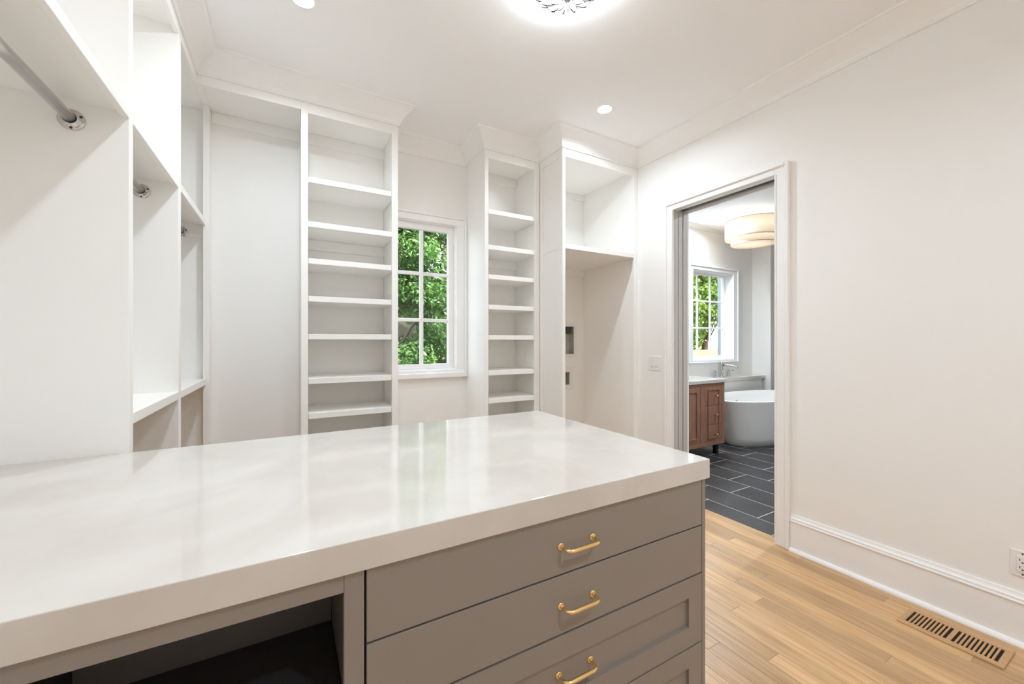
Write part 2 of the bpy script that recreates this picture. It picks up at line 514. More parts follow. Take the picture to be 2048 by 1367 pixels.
# ------------------------------------------------------------------ window of the closet
def sash_window(n, yg, glass_x, glass_z, mx, mz, mw, opening, wall_y, casing, sill, label_side, sash_w=0.042, left_cut=None):
    """glass_x,(x0,x1) glass_z,(z0,z1); mx/mz muntin centres; casing = outer (x0,x1,z0,z1)"""
    w = thing('window_%d' % n, ((opening[0] + opening[1]) / 2, wall_y, opening[2]), None, None, None, 'structure')
    x0, x1 = glass_x; z0, z1 = glass_z
    ox0, ox1, oz0, oz1 = opening
    # jamb liner
    d1 = yg + 0.05
    box('jamb', ox0, ox0 + 0.018, wall_y - 0.002, d1, oz0, oz1, 'trim_paint', w)
    box('jamb', ox1 - 0.018, ox1, wall_y - 0.002, d1, oz0, oz1, 'trim_paint', w)
    box('jamb', ox0 + 0.018, ox1 - 0.018, wall_y - 0.002, d1, oz1 - 0.018, oz1, 'trim_paint', w)
    box('jamb', ox0 + 0.018, ox1 - 0.018, wall_y - 0.002, d1, oz0, oz0 + 0.018, 'trim_paint', w)
    # sash: stiles and rails around the glass
    s = thing('sash', ((x0 + x1) / 2, yg, z0))
    attach(s, w)
    box('stile', ox0 + 0.0185, x0, yg - 0.024, yg + 0.02, oz0 + 0.0185, oz1 - 0.0185, 'trim_paint', s, None, 0.003)
    box('stile', x1, ox1 - 0.0185, yg - 0.024, yg + 0.02, oz0 + 0.0185, oz1 - 0.0185, 'trim_paint', s, None, 0.003)
    box('rail', x0 + 0.0002, x1 - 0.0002, yg - 0.024, yg + 0.02, z1, oz1 - 0.0185, 'trim_paint', s, None, 0.003)
    box('rail', x0 + 0.0002, x1 - 0.0002, yg - 0.024, yg + 0.02, oz0 + 0.0185, z0, 'trim_paint', s, None, 0.003)
    for m in mx:
        box('muntin', m - mw / 2, m + mw / 2, yg - 0.013, yg + 0.013, z0, z1, 'trim_paint', s, None, 0.004)
    xs = [x0] + list(mx) + [x1]
    zs = [z0] + list(mz) + [z1]
    for m in mz:
        for a, b_ in zip(xs, xs[1:]):
            xa = a + (mw / 2 if a != x0 else 0); xb = b_ - (mw / 2 if b_ != x1 else 0)
            box('muntin', xa, xb, yg - 0.013, yg + 0.013, m - mw / 2, m + mw / 2, 'trim_paint', s, None, 0.004)
    for a, b_ in zip(xs, xs[1:]):
        for c, d in zip(zs, zs[1:]):
            box('pane', a, b_, yg - 0.003, yg + 0.003, c, d, 'window_glass', s, None, 0)
    # casing with backband
    cx0, cx1, cz0, cz1 = casing
    def strip(nm, a0, a1, b0, b1, back):
        q = MB().box(a0, a1, wall_y - 0.020, wall_y - 0.0005, b0, b1)
        q.bevel(0.003, 2)
        o = q.build(nm, 'trim_paint', w)
        a0, a1, b0, b1 = back
        box('backband', a0, a1, wall_y - 0.032, wall_y - 0.0005, b0, b1, 'trim_paint', o, None, 0.004)
    bb = 0.022
    if left_cut is None:
        strip('casing', cx0 + bb, ox0 + 0.012, oz0 + 0.012, oz1 - 0.012, (cx0, cx0 + bb, cz0, cz1))
    lx = cx0 if left_cut is None else left_cut
    strip('casing', ox1 - 0.012, cx1 - bb, oz0 + 0.012, oz1 - 0.012, (cx1 - bb, cx1, cz0, cz1))
    strip('casing', (lx + bb if left_cut is None else lx), cx1 - bb, oz1 - 0.012, cz1 - bb, ((lx + bb if left_cut is None else lx), cx1 - bb, cz1 - bb, cz1))
    strip('casing', (lx + bb if left_cut is None else lx), cx1 - bb, cz0 + bb * 0.2, oz0 + 0.012, ((lx + bb if left_cut is None else lx), cx1 - bb, cz0, cz0 + bb * 0.2))
    if sill:
        q = MB().box(lx, cx1, wall_y - 0.045, wall_y - 0.001, sill[0], sill[1])
        q.bevel(0.008, 3)
        q.build('sill', 'trim_paint', w)
    return w

kx = 3.335 / 3.28
gz = lambda z: 1.3 + (z - 1.3) * kx
sash_window(1, 3.335, (0.745 * kx, 1.203 * kx), (gz(1.102), gz(2.222)), (0.973 * kx,), (gz(1.470), gz(1.858)), 0.030,
            (0.690, 1.290, 1.040, 2.310), YB, (0.69, 1.374, 1.028, 2.372), (0.983, 1.028), '', left_cut=0.690)

# bathroom window
sash_window(2, 3.84, (5.052, 5.958), (1.068, 2.285), (5.339, 5.642), (1.488, 1.895), 0.026,
            (5.022, 6.013, 1.002, 2.333), YW, (4.946, 6.115, 0.976, 2.392), None, '')

# ------------------------------------------------------------------ pocket doorway to the bathroom
d1 = thing('door_1', (XW, 1.785, 0), None, None, None, 'structure')
YA, YZ, ZD = 1.398, 2.172, 2.357
for side, (a, b_) in enumerate(((1.310, 1.398), (2.172, 2.252))):
    inner = b_ if side == 0 else a
    outer = a if side == 0 else b_
    q = MB()
    lo, hi = sorted((inner, outer))
    q.box(XW - 0.019, XW - 0.0005, lo + (0.024 if side == 0 else 0), hi - (0.0 if side == 0 else 0.024), 0, ZD + (0.055))
    q.bevel(0.003, 2)
    o = q.build('casing', 'trim_paint', d1)
    (box('backband', XW - 0.032, XW - 0.0005, lo, lo + 0.024, 0, 2.42, 'trim_paint', o, None, 0.005) if side == 0 else
     box('backband', XW - 0.032, XW - 0.0005, hi - 0.024, hi, 0, 2.42, 'trim_paint', o, None, 0.005))
    bd = box('bead', XW - 0.024, XW - 0.0195, inner - (0.012 if side == 0 else -0.002), inner - (0.002 if side == 0 else -0.012), 0, ZD, 'trim_paint', o, None, 0.002)
q = MB().box(XW - 0.019, XW - 0.0005, YA + 0.0002, YZ - 0.0002, ZD, 2.396).bevel(0.003, 2)
o = q.build('casing', 'trim_paint', d1)
box('backband', XW - 0.032, XW - 0.0005, 1.3342, 2.2278, 2.396, 2.42, 'trim_paint', o, None, 0.005)
# split jambs and head around the pocket slot
box('jamb', XW + 0.0002, XW + 0.050, YZ, YZ + 0.018, 0, ZD, 'jamb_shaded', d1)
box('jamb', XB - 0.050, XB - 0.0002, YZ, YZ + 0.018, 0, ZD, 'jamb_shaded', d1)
box('jamb', XW + 0.0002, XB - 0.0002, YA - 0.018, YA, 0, ZD, 'trim_paint', d1)
box('head_jamb', XW + 0.0002, XW + 0.052, YA, YZ, ZD, ZD + 0.018, 'trim_paint', d1)
box('head_jamb', XB - 0.048, XB - 0.0002, YA, YZ, ZD, ZD + 0.018, 'jamb_shaded', d1)
box('track', XW + 0.060, XB - 0.058, YA, YZ, ZD + 0.008, ZD + 0.0178, 'black_metal', d1)
lf = box('pocket_door', XW + 0.0605, XB - 0.0605, YZ + 0.002, YZ + 0.0185, 0.012, ZD - 0.003, 'jamb_shaded', d1)
for side, (a, b_) in enumerate(((1.310, 1.398), (2.172, 2.252))):
    box('casing', XB + 0.0005, XB + 0.020, a, b_, 0, 2.42, 'trim_paint', d1, None, 0.003)
box('casing', XB + 0.0005, XB + 0.020, YA, YZ, ZD, 2.42, 'trim_paint', d1, None, 0.003)

# ------------------------------------------------------------------ built-ins
P = 'cabinet_paint'
def rod(y0, y1, label):
    t = thing('hanging_rod', (-0.595, (y0 + y1) / 2, 1.978), label, 'rod', 'hanging rods of the left wardrobe run')
    X, Z = -0.595, 1.996
    MB().tube((X, y0 + 0.003, Z), (X, y1 - 0.003, Z), 0.0158, n=28).build('tube', 'steel', t)
    for y, s in ((y0, 1), (y1, -1)):
        f = MB()
        prof = [(0.0005, 0.0), (0.033, 0.0), (0.033, 0.002), (0.030, 0.004), (0.0215, 0.0055), (0.0205, 0.018), (0.0165, 0.019), (0.0165, 0.006)]
        rings = []
        n = 28
        for rr, h in prof:
            rings.append([f.bm.verts.new((X + rr * math.cos(2 * math.pi * k / n), y + s * h, Z + rr * math.sin(2 * math.pi * k / n))) for k in range(n)])
        for A, B in zip(rings, rings[1:]):
            for k in range(n):
                q = f.bm.faces.new((A[k], A[(k + 1) % n], B[(k + 1) % n], B[k])); q.smooth = True
        fl_ = f.build('flange', 'chrome', t)
        for a in (0.5, 2.6, 4.7):
            px, pz = X + 0.0262 * math.cos(a), Z + 0.0262 * math.sin(a)
            MB().tube((px, y + s * 0.003, pz), (px, y + s * 0.0056, pz), 0.0038, n=10).build('screw', 'screw_metal', fl_)
    return t

P0, P1, P2 = (0.749, 0.787), (1.777, 1.816), (2.466, 2.513)
def front_rail(t, y0, y1, nm='face_rail'):
    box(nm, XF - 0.019, XF, y0, y1, ZFAS, ZCR + 0.12, P, t)

def shelf_left(t, y0, y1, ztop, nose=0.037):
    s = box('shelf', XL + 0.001, XF - 0.0195, y0 + 0.0005, y1 - 0.0005, ztop - 0.019, ztop, P, t)
    box('nosing', XF - 0.019, XF, y0 + 0.0005, y1 - 0.0005, ztop - nose, ztop, P, s)
    return s

u0 = thing('wardrobe_unit', (-0.73, 1.28, 0), 'white open wardrobe bay with hanging rod above the quartz counter', 'wardrobe', 'left wall wardrobe bays')
box('side_panel', XL + 0.001, XF, P0[0], P0[1], 0, CEIL - 0.001, P, u0)
box('side_panel', XL + 0.001, XF, P1[0], P1[1], 0, CEIL - 0.001, P, u0)
front_rail(u0, P0[1], P1[0])
box('soffit', XL + 0.001, XF - 0.0195, P0[1], P1[0], ZSOF, ZSOF + 0.019, P, u0)
shelf_left(u0, P0[1], P1[0], 2.074)
u1 = thing('wardrobe_unit', (-0.73, 2.14, 0), 'white open wardrobe bay between the counter and the corner bay, with low shelf', 'wardrobe', 'left wall wardrobe bays')
box('side_panel', XL + 0.001, XF, P2[0], P2[1], 0, CEIL - 0.001, P, u1)
front_rail(u1, P1[1], P2[0])
box('soffit', XL + 0.001, XF - 0.0195, P1[1], P2[0], ZSOF, ZSOF + 0.019, P, u1)
shelf_left(u1, P1[1], P2[0], 2.074)
shelf_left(u1, P1[1], P2[0], 1.053)
u2 = thing('wardrobe_unit', (-0.73, 2.9, 0), 'white wardrobe bay in the corner, next to the tall open alcove', 'wardrobe', 'left wall wardrobe bays')
box('corner_stile', -0.474, -0.442, 3.190, YB - 0.001, 0, ZSOF - 0.001, P, u2)
front_rail(u2, P2[1], YT)
box('soffit', XL + 0.001, XF - 0.0195, P2[1], YB - 0.001, ZSOF, ZSOF + 0.019, P, u2)
box('soffit_return', XF - 0.019, -0.442, YT + 0.0195, YB - 0.001, ZSOF, ZSOF + 0.019, P, u2)
box('face_corner', XF - 0.019, -0.442, YT, YT + 0.019, ZFAS, CEIL - 0.001, P, u2)
for zt in (2.074, 1.053):
    s = box('shelf', XL + 0.001, XF - 0.0195, P2[1] + 0.0005, 3.189, zt - 0.019, zt, P, u2)
    box('shelf_end', XL + 0.001, -0.4745, 3.1895, YB - 0.001, zt - 0.019, zt, P, s)
    box('nosing', XF - 0.019, XF, P2[1] + 0.0005, 3.189, zt - 0.037, zt, P, s)
    box('cleat', XL + 0.021, -0.4755, YB - 0.020, YB - 0.001, zt - 0.019 - 0.085, zt - 0.0195, P, u2)
rod(P0[1], P1[0], 'chrome closet rod in the wardrobe bay above the quartz counter')
rod(P1[1], P2[0], 'chrome closet rod in the middle wardrobe bay with the low shelf')
rod(P2[1], YB - 0.020, 'chrome closet rod in the corner wardrobe bay')

# tall open alcove between the corner and the first shelf tower
al = thing('hanging_alcove', (-0.2, 3.08, 0), 'tall empty white alcove between the corner bay and wide shelf tower', 'alcove')
box('face_rail', -0.4415, 0.0725, YT, YT + 0.019, ZFAS, CEIL - 0.001, P, al)
box('soffit', -0.4415, 0.0725, YT + 0.0195, YB - 0.001, ZSOF, ZSOF + 0.019, P, al)
box('cleat', -0.441, 0.0725, YB - 0.013, YB - 0.001, ZSOF - 0.075, ZSOF - 0.0005, P, al)

def tower(name, x0, x1, sl, sr, label, zs, gap):
    t = thing(name, ((x0 + x1) / 2, (YT + YB) / 2, 0), label, 'shelves', 'built-in shelf towers beside the window')
    box('side_panel', x0, x0 + 0.022, YT + 0.0195, YB - 0.001, 0, CEIL - 0.001, P, t)
    box('side_panel', x1 - 0.022, x1, YT + 0.0195, YB - 0.001, 0, CEIL - 0.001, P, t)
    box('face_stile', x0, x0 + sl, YT, YT + 0.019, 0, ZCR + 0.13, P, t)
    box('face_stile', x1 - sr, x1, YT, YT + 0.019, 0, ZCR + 0.13, P, t)
    box('face_rail', x0 + sl, x1 - sr, YT, YT + 0.019, ZFAS - 0.012, ZCR + 0.13, P, t)
    ix0, ix1 = x0 + 0.0225, x1 - 0.0225
    box('soffit', ix0, ix1, YT + 0.0195, YB - 0.001, ZSOF, ZSOF + 0.019, P, t)
    box('back_panel', ix0, ix1, YB - 0.008, YB - 0.001, 0.1, ZSOF - 0.0005, P, t)
    for zc in (ZSOF, 2.036):
        box('cleat', ix0, ix1, YB - 0.026, YB - 0.0085, zc - 0.075, zc - 0.0005, P, t)
    box('back_stile', ix1 - 0.018, ix1, YB - 0.014, YB - 0.0085, 0.1, 1.96, P, t)
    box('base', ix0, ix1, YT + 0.03, YT + 0.048, 0, 0.1, P, t)
    for i, z in enumerate(zs):
        fx = 0.0 if i == 1 else gap
        s = box('shelf', ix0 + fx, ix1 - fx, YT + 0.0195, YB - 0.0265, z - 0.036, z, P, t)
        box('nosing', x0 + sl + fx, x1 - sr - fx, YT + 0.0015, YT + 0.019, z - 0.036, z, P, s)
    return t
ZS = (2.361, 2.073, 1.834, 1.589, 1.343, 1.053, 0.827, 0.59, 0.345, 0.136)
tower('shelf_tower', 0.073, 0.688, 0.040, 0.043, 'wide white built-in shelf tower between the tall alcove and window', ZS, 0.003)
tower('shelf_tower', 1.375, 1.9005, 0.033, 0.0525, 'narrow white built-in shelf tower between window and panelled cabinet', ZS, 0.003)

# tall cabinet next to the bathroom door, panelled side
cb = thing('tall_cabinet', (2.32, 2.92, 0), 'deep white tall cabinet with panelled side and one high shelf, beside doorway', 'cabinet')
box('side_panel', 1.909, 1.929, YC + 0.0195, YB - 0.001, 0, CEIL - 0.001, P, cb)
box('side_panel', 2.709, XW - 0.001, YC + 0.0195, YB - 0.001, 0, CEIL - 0.001, P, cb)
box('face_stile', 1.9012, 1.930, YC, YC + 0.019, 0, ZCR + 0.13, P, cb)
box('face_stile', 2.688, XW - 0.001, YC, YC + 0.019, 0, ZCR + 0.13, P, cb)
box('face_rail', 1.930, 2.688, YC, YC + 0.019, ZFAS - 0.012, ZCR + 0.13, P, cb)
box('soffit', 1.9295, 2.7085, YC + 0.0195, YB - 0.001, ZSOF, ZSOF + 0.019, P, cb)
s = box('shelf', 1.9295, 2.7085, YC + 0.0195, YB - 0.020, 2.037, 2.073, P, cb)
box('nosing', 1.930, 2.688, YC + 0.0005, YC + 0.019, 2.036, 2.073, P, s)
box('cleat', 1.9295, 2.7085, YB - 0.019, YB - 0.001, 1.962, 2.036, P, cb)
box('cleat', 1.9295, 2.7085, YB - 0.019, YB - 0.001, ZSOF - 0.06, ZSOF - 0.0005, P, cb)
# applied frame on the side that faces the room
for a, b_ in ((YC + 0.0195, YC + 0.052), (YT - 0.046, YT - 0.001)):
    box('frame_stile', 1.9012, 1.9088, a, b_, 0, ZCR + 0.13, P, cb)
for a, b_ in ((ZFAS - 0.012, ZCR + 0.13), (2.036, 2.073), (0.0, 0.14)):
    box('frame_rail', 1.9012, 1.9088, YC + 0.052, YT - 0.046, a, b_, P, cb)

# recessed wall boxes inside the cabinet
def wall_box(x0, x1, z0, z1, label, fr, name):
    t = thing(name, ((x0 + x1) / 2, YB, z0), label, 'wall box', 'recessed boxes inside the tall cabinet')
    e = 0.0008
    q = MB()
    q.box(x0 + e, x1 - e, YB + 0.055, YB + 0.06, z0 + e, z1 - e)
    q.box(x0 + e, x0 + 0.004, YB - 0.004, YB + 0.055, z0 + e, z1 - e)
    q.box(x1 - 0.004, x1 - e, YB - 0.004, YB + 0.055, z0 + e, z1 - e)
    q.box(x0 + 0.004, x1 - 0.004, YB - 0.004, YB + 0.055, z0 + e, z0 + 0.004)
    q.box(x0 + 0.004, x1 - 0.004, YB - 0.004, YB + 0.055, z1 - 0.004, z1 - e)
    q.build('housing', 'box_metal', t)
    q = MB()
    q.box(x0 - fr, x0, YB - 0.005, YB - 0.0005, z0 - fr, z1 + fr)
    q.box(x1, x1 + fr, YB - 0.005, YB - 0.0005, z0 - fr, z1 + fr)
    q.box(x0, x1, YB - 0.005, YB - 0.0005, z0 - fr, z0)
    q.box(x0, x1, YB - 0.005, YB - 0.0005, z1, z1 + fr)
    q.build('flange', 'white_plastic', t)
    return t
wb = wall_box(2.335, 2.578, 1.160, 1.445, 'recessed metal wiring box in the cabinet back wall', 0.036, 'wiring_box')
box('device', 2.50, 2.560, YB + 0.02, YB + 0.0545, 1.37, 1.435, 'screw_metal', wb)
wall_box(2.43, 2.522, 0.848, 0.978, 'small recessed outlet box below the wiring box', 0.05, 'outlet_box')

# ------------------------------------------------------------------ peninsula with drawers
Tp = 'taupe_paint'
YFc, YBc = 0.797, 1.757                 # cabinet front and back planes
ZU = 0.8675
isl = thing('peninsula_cabinet', (0.35, 1.28, 0), 'taupe painted peninsula cabinet with drawers and dark open cubby', 'cabinet')
box('end_panel', 1.1325, 1.149, YFc, YBc, 0, ZU, Tp, isl)
box('back_panel', XF + 0.012, 1.132, YBc - 0.019, YBc, 0, ZU, Tp, isl)
box('carcass', 0.112, 0.128, YFc + 0.021, YBc - 0.0195, 0.1, ZU, Tp, isl)
box('carcass_floor', 0.1285, 1.132, YFc + 0.021, YBc - 0.0195, 0.09, 0.106, Tp, isl)
box('carcass_back', 0.1285, 1.132, YFc + 0.10, YFc + 0.105, 0.107, ZU - 0.001, 'dark_gap', isl)
box('face_stile', 0.0905, 0.1265, YFc, YFc + 0.019, 0, ZU, Tp, isl)
box('face_rail', -0.352, 0.0905, YFc, YFc + 0.019, 0.8315, ZU, Tp, isl)
box('face_stile', XF + 0.012, -0.352, YFc, YFc + 0.019, 0, ZU, Tp, isl)
box('face_rail', -0.352, 0.0905, YFc, YFc + 0.019, 0.09, 0.13, Tp, isl)
box('toe_kick', XF + 0.012, 1.132, YFc + 0.05, YFc + 0.066, 0, 0.0895, Tp, isl)
# cubby
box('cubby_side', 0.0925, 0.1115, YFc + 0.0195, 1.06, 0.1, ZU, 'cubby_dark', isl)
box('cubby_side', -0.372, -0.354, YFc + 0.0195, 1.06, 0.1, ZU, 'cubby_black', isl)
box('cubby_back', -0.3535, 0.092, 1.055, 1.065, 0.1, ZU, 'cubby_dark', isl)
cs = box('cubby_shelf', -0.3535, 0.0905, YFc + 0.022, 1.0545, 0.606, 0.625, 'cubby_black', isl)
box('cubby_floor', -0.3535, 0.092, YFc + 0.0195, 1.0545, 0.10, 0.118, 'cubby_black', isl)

def pull(z, x, y, parent):
    h = thing('handle', (x, y, z)); attach(h, parent)
    e = 0.0505
    for s in (-1, 1):
        prof = [(0.0, 0.0), (0.0095, 0.0), (0.0095, 0.0015), (0.0075, 0.003), (0.0, 0.0032)]
        f = MB(); n = 20; rings = []
        for rr, hh in prof:
            rr = max(rr, 0.0002)
            rings.append([f.bm.verts.new((x + s * e + rr * math.cos(2 * math.pi * k / n), y - hh, z + rr * math.sin(2 * math.pi * k / n))) for k in range(n)])
        for A, B in zip(rings, rings[1:]):
            for k in range(n):
                f.bm.faces.new((A[k], A[(k + 1) % n], B[(k + 1) % n], B[k])).smooth = True
        f.build('rosette', 'brass', h)
    pts = []; rad = []
    def arc(cx, a0, a1, R, n=7):
        for i in range(n):
            a = a0 + (a1 - a0) * i / (n - 1)
            pts.append((cx + R * math.cos(a), y - 0.016 - R * math.sin(a), z)); 
    pts.append((x - e, y - 0.001, z)); pts.append((x - e, y - 0.012, z))
    arc(x - e + 0.016, math.pi, math.pi / 2, 0.016)
    arc(x + e - 0.016, math.pi / 2, 0, 0.016)
    pts.append((x + e, y - 0.012, z)); pts.append((x + e, y - 0.001, z))
    for p in pts:
        rad.append(0.0044 + 0.0017 * max(0.0, 1 - abs(p[0] - x) / (e * 0.95)) ** 0.35)
    MB().path(pts, rad, 14).build('grip', 'brass', h)

GAP = 0.0022
DX0, DX1 = 0.1285, 1.1310
drs = ((0.7215 + GAP, 0.8655, False, 0.792), (0.5735 + GAP, 0.7215 - GAP, False, 0.645), (0.3590 + GAP, 0.5735 - GAP, True, 0.468), (0.140, 0.3590 - GAP, True, 0.255))
for z0, z1, sh, hz in drs:
    q = MB()
    if not sh:
        q.box(DX0 + GAP, DX1 - GAP * 0.5, YFc, YFc + 0.020, z0, z1)
        q.bevel(0.0015, 2)
        d = q.build('drawer', Tp, isl)
        y = YFc
    else:
        w = 0.060
        a0, a1 = DX0 + GAP, DX1 - GAP * 0.5
        bm = q.bm
        def R(x0, x1, za, zb, yy): return [bm.verts.new((x0, yy, za)), bm.verts.new((x1, yy, za)), bm.verts.new((x1, yy, zb)), bm.verts.new((x0, yy, zb))]
        O = R(a0, a1, z0, z1, YFc); I = R(a0 + w, a1 - w, z0 + w, z1 - w, YFc); D = R(a0 + w + .0008, a1 - w - .0008, z0 + w + .0008, z1 - w - .0008, YFc + 0.0095); B = R(a0, a1, z0, z1, YFc + 0.02)
        for k in range(4):
            k2 = (k + 1) % 4
            bm.faces.new((O[k], O[k2], I[k2], I[k])); bm.faces.new((I[k], I[k2], D[k2], D[k])); bm.faces.new((O[k2], O[k], B[k], B[k2]))
        bm.faces.new(D); bm.faces.new(B[::-1])
        d = q.build('drawer', Tp, isl)
        y = YFc + 0.0095
    pull(hz, 0.637, y, d)

# countertop of pale quartz, mitred thick edge
q = MB()
bm = q.bm
q.box(XL + 0.002, XF - 0.0005, 0.7875, 1.7765, ZU + 0.0005, 0.9286)
bmesh.ops.delete(bm, geom=bm.verts[:], context='VERTS')
poly = [(XL + 0.002, 0.7885), (1.157, 0.7865), (1.157, 1.7762), (XL + 0.002, 1.7762)]
lo = [bm.verts.new((x, y, ZU + 0.0005)) for x, y in poly]; hi = [bm.verts.new((x, y, 0.9286)) for x, y in poly]
bm.faces.new(lo[::-1]); bm.faces.new(hi)
for k in range(4): bm.faces.new((lo[k], lo[(k + 1) % 4], hi[(k + 1) % 4], hi[k]))
q.bevel(0.0022, 3)
tag(q.build('countertop', 'quartz', None, None, True), 'thick polished white quartz countertop on the taupe peninsula cabinet', 'countertop')

# ------------------------------------------------------------------ switch, outlet, floor vent
sw = thing('light_switch', (XW, 2.368, 1.048), 'double white rocker light switch on wall by doorway', 'switch')
q = MB().box(XW - 0.006, XW - 0.0003, 2.302, 2.434, 1.046, 1.167).bevel(0.0025, 2)
pl = q.build('cover_plate', 'white_plastic', sw)
for yc in (2.346, 2.392):
    q = MB().box(XW - 0.0095, XW - 0.0062, yc - 0.0165, yc + 0.0165, 1.073, 1.140).bevel(0.0015)
    rk = q.build('rocker', 'white_plastic', sw)
    box('indicator', XW - 0.0102, XW - 0.0096, yc - 0.011, yc + 0.011, 1.077, 1.081, 'box_metal', rk, None, 0)
ot = thing('wall_outlet', (XW, 0.412, 0.40), 'white duplex receptacle plate on wall above baseboard and vent', 'outlet')
q = MB().box(XW - 0.006, XW - 0.0003, 0.377, 0.446, 0.292, 0.403).bevel(0.0025, 2)
q.build('cover_plate', 'white_plastic', ot)
q = MB().box(XW - 0.009, XW - 0.0062, 0.3945, 0.4285, 0.314, 0.381).bevel(0.001)
q.build('receptacle', 'white_plastic', ot)
for zc in (0.332, 0.363):
    for dy, w, h in ((0.0075, 0.0022, 0.0085), (-0.0065, 0.0022, 0.0072)):
        box('slot', XW - 0.0096, XW - 0.0091, 0.4115 + dy - w / 2, 0.4115 + dy + w / 2, zc - h / 2 + 0.002, zc + h / 2 + 0.002, 'slot_black', ot, None, 0)
    box('slot', XW - 0.0096, XW - 0.0091, 0.4115 - 0.003, 0.4115 + 0.003, zc - 0.0105, zc - 0.006, 'slot_black', ot, None, 0)
for zc in (0.304, 0.392):
    MB().tube((XW - 0.0058, 0.4115, zc), (XW - 0.0072, 0.4115, zc), 0.0032, n=12).build('screw', 'screw_metal', ot)

vt = thing('floor_vent', (2.553, 0.577, 0), 'flush slotted oak floor vent beside the baseboard', 'vent')
vx0, vx1, vy0, vy1 = 2.462, 2.642, 0.418, 0.736
sx0, sx1 = 2.492, 2.612
box('slot_shade_plate', sx0 - 0.004, sx1 + 0.004, vy0 + 0.02, vy1 - 0.02, 0.0002, 0.0012, 'dark_gap', vt, None, 0)  # dark plate standing in for the shaded hole below the slats
box('frame_rail', vx0, sx0, vy0, vy1, 0.0002, 0.0065, 'oak_vent', vt)
box('frame_rail', sx1, vx1, vy0, vy1, 0.0002, 0.0065, 'oak_vent', vt)
ya, yb_ = 0.440, 0.716
box('frame_end', sx0, sx1, vy0, ya, 0.0013, 0.0065, 'oak_vent', vt)
box('frame_end', sx0, sx1, yb_, vy1, 0.0013, 0.0065, 'oak_vent', vt)
mid = (ya + yb_) / 2
box('bridge', sx0, sx1, mid - 0.0075, mid + 0.0075, 0.0013, 0.0065, 'oak_vent', vt)
for a, b_ in ((ya, mid - 0.0075), (mid + 0.0075, yb_)):
    n = 10
    pitch = (b_ - a) / n
    for k in range(1, n):
        yy = a + k * pitch
        box('slat', sx0, sx1, yy - 0.0034, yy + 0.0034, 0.0013, 0.0065, 'oak_vent', vt, None, 0.0006)

# ------------------------------------------------------------------ ceiling lamps
def downlight(x, y, label, r=0.048, watts=DOWNLIGHT_W, z=CEIL):
    t = thing('recessed_light', (x, y, z), label, 'ceiling light', 'recessed ceiling lights')
    MB().lathe((x, y, z), [(r + 0.016, -0.0003), (r + 0.015, -0.003), (r + 0.004, -0.004), (r, -0.002), (r, -0.0003)], 40).build('trim_ring', 'ceiling_paint', t)
    MB().lathe((x, y, z), [(0.0, -0.0012), (r - 0.0005, -0.0012), (r - 0.0005, -0.0004)], 40).build('lens', 'lamp_lens', t)
    ld = bpy.data.lights.new('lamp', 'AREA'); ld.shape = 'DISK'; ld.size = r * 1.7; ld.energy = watts
    ld.color = (0.785, 0.895, 1.0); ld.spread = math.radians(160)
    lo_ = bpy.data.objects.new('lamp', ld); C.objects.link(lo_)
    lo_.location = (x, y, z - 0.006)
    WORLD[lo_.name] = Vector(lo_.location); attach(lo_, t)
downlight(1.985, 2.170, 'round recessed ceiling light near the cabinet by the bathroom door')
downlight(0.062, 2.190, 'round recessed ceiling light near the tall open alcove')
downlight(0.130, 0.860, 'round recessed ceiling light above the counter by the wardrobe')
downlight(1.000, -0.700, 'added unseen ceiling light that brightens the drawer side of the peninsula', watts=DOWNLIGHT_W * 1.8)  # added lamp behind the camera, out of view, to brighten the drawer fronts

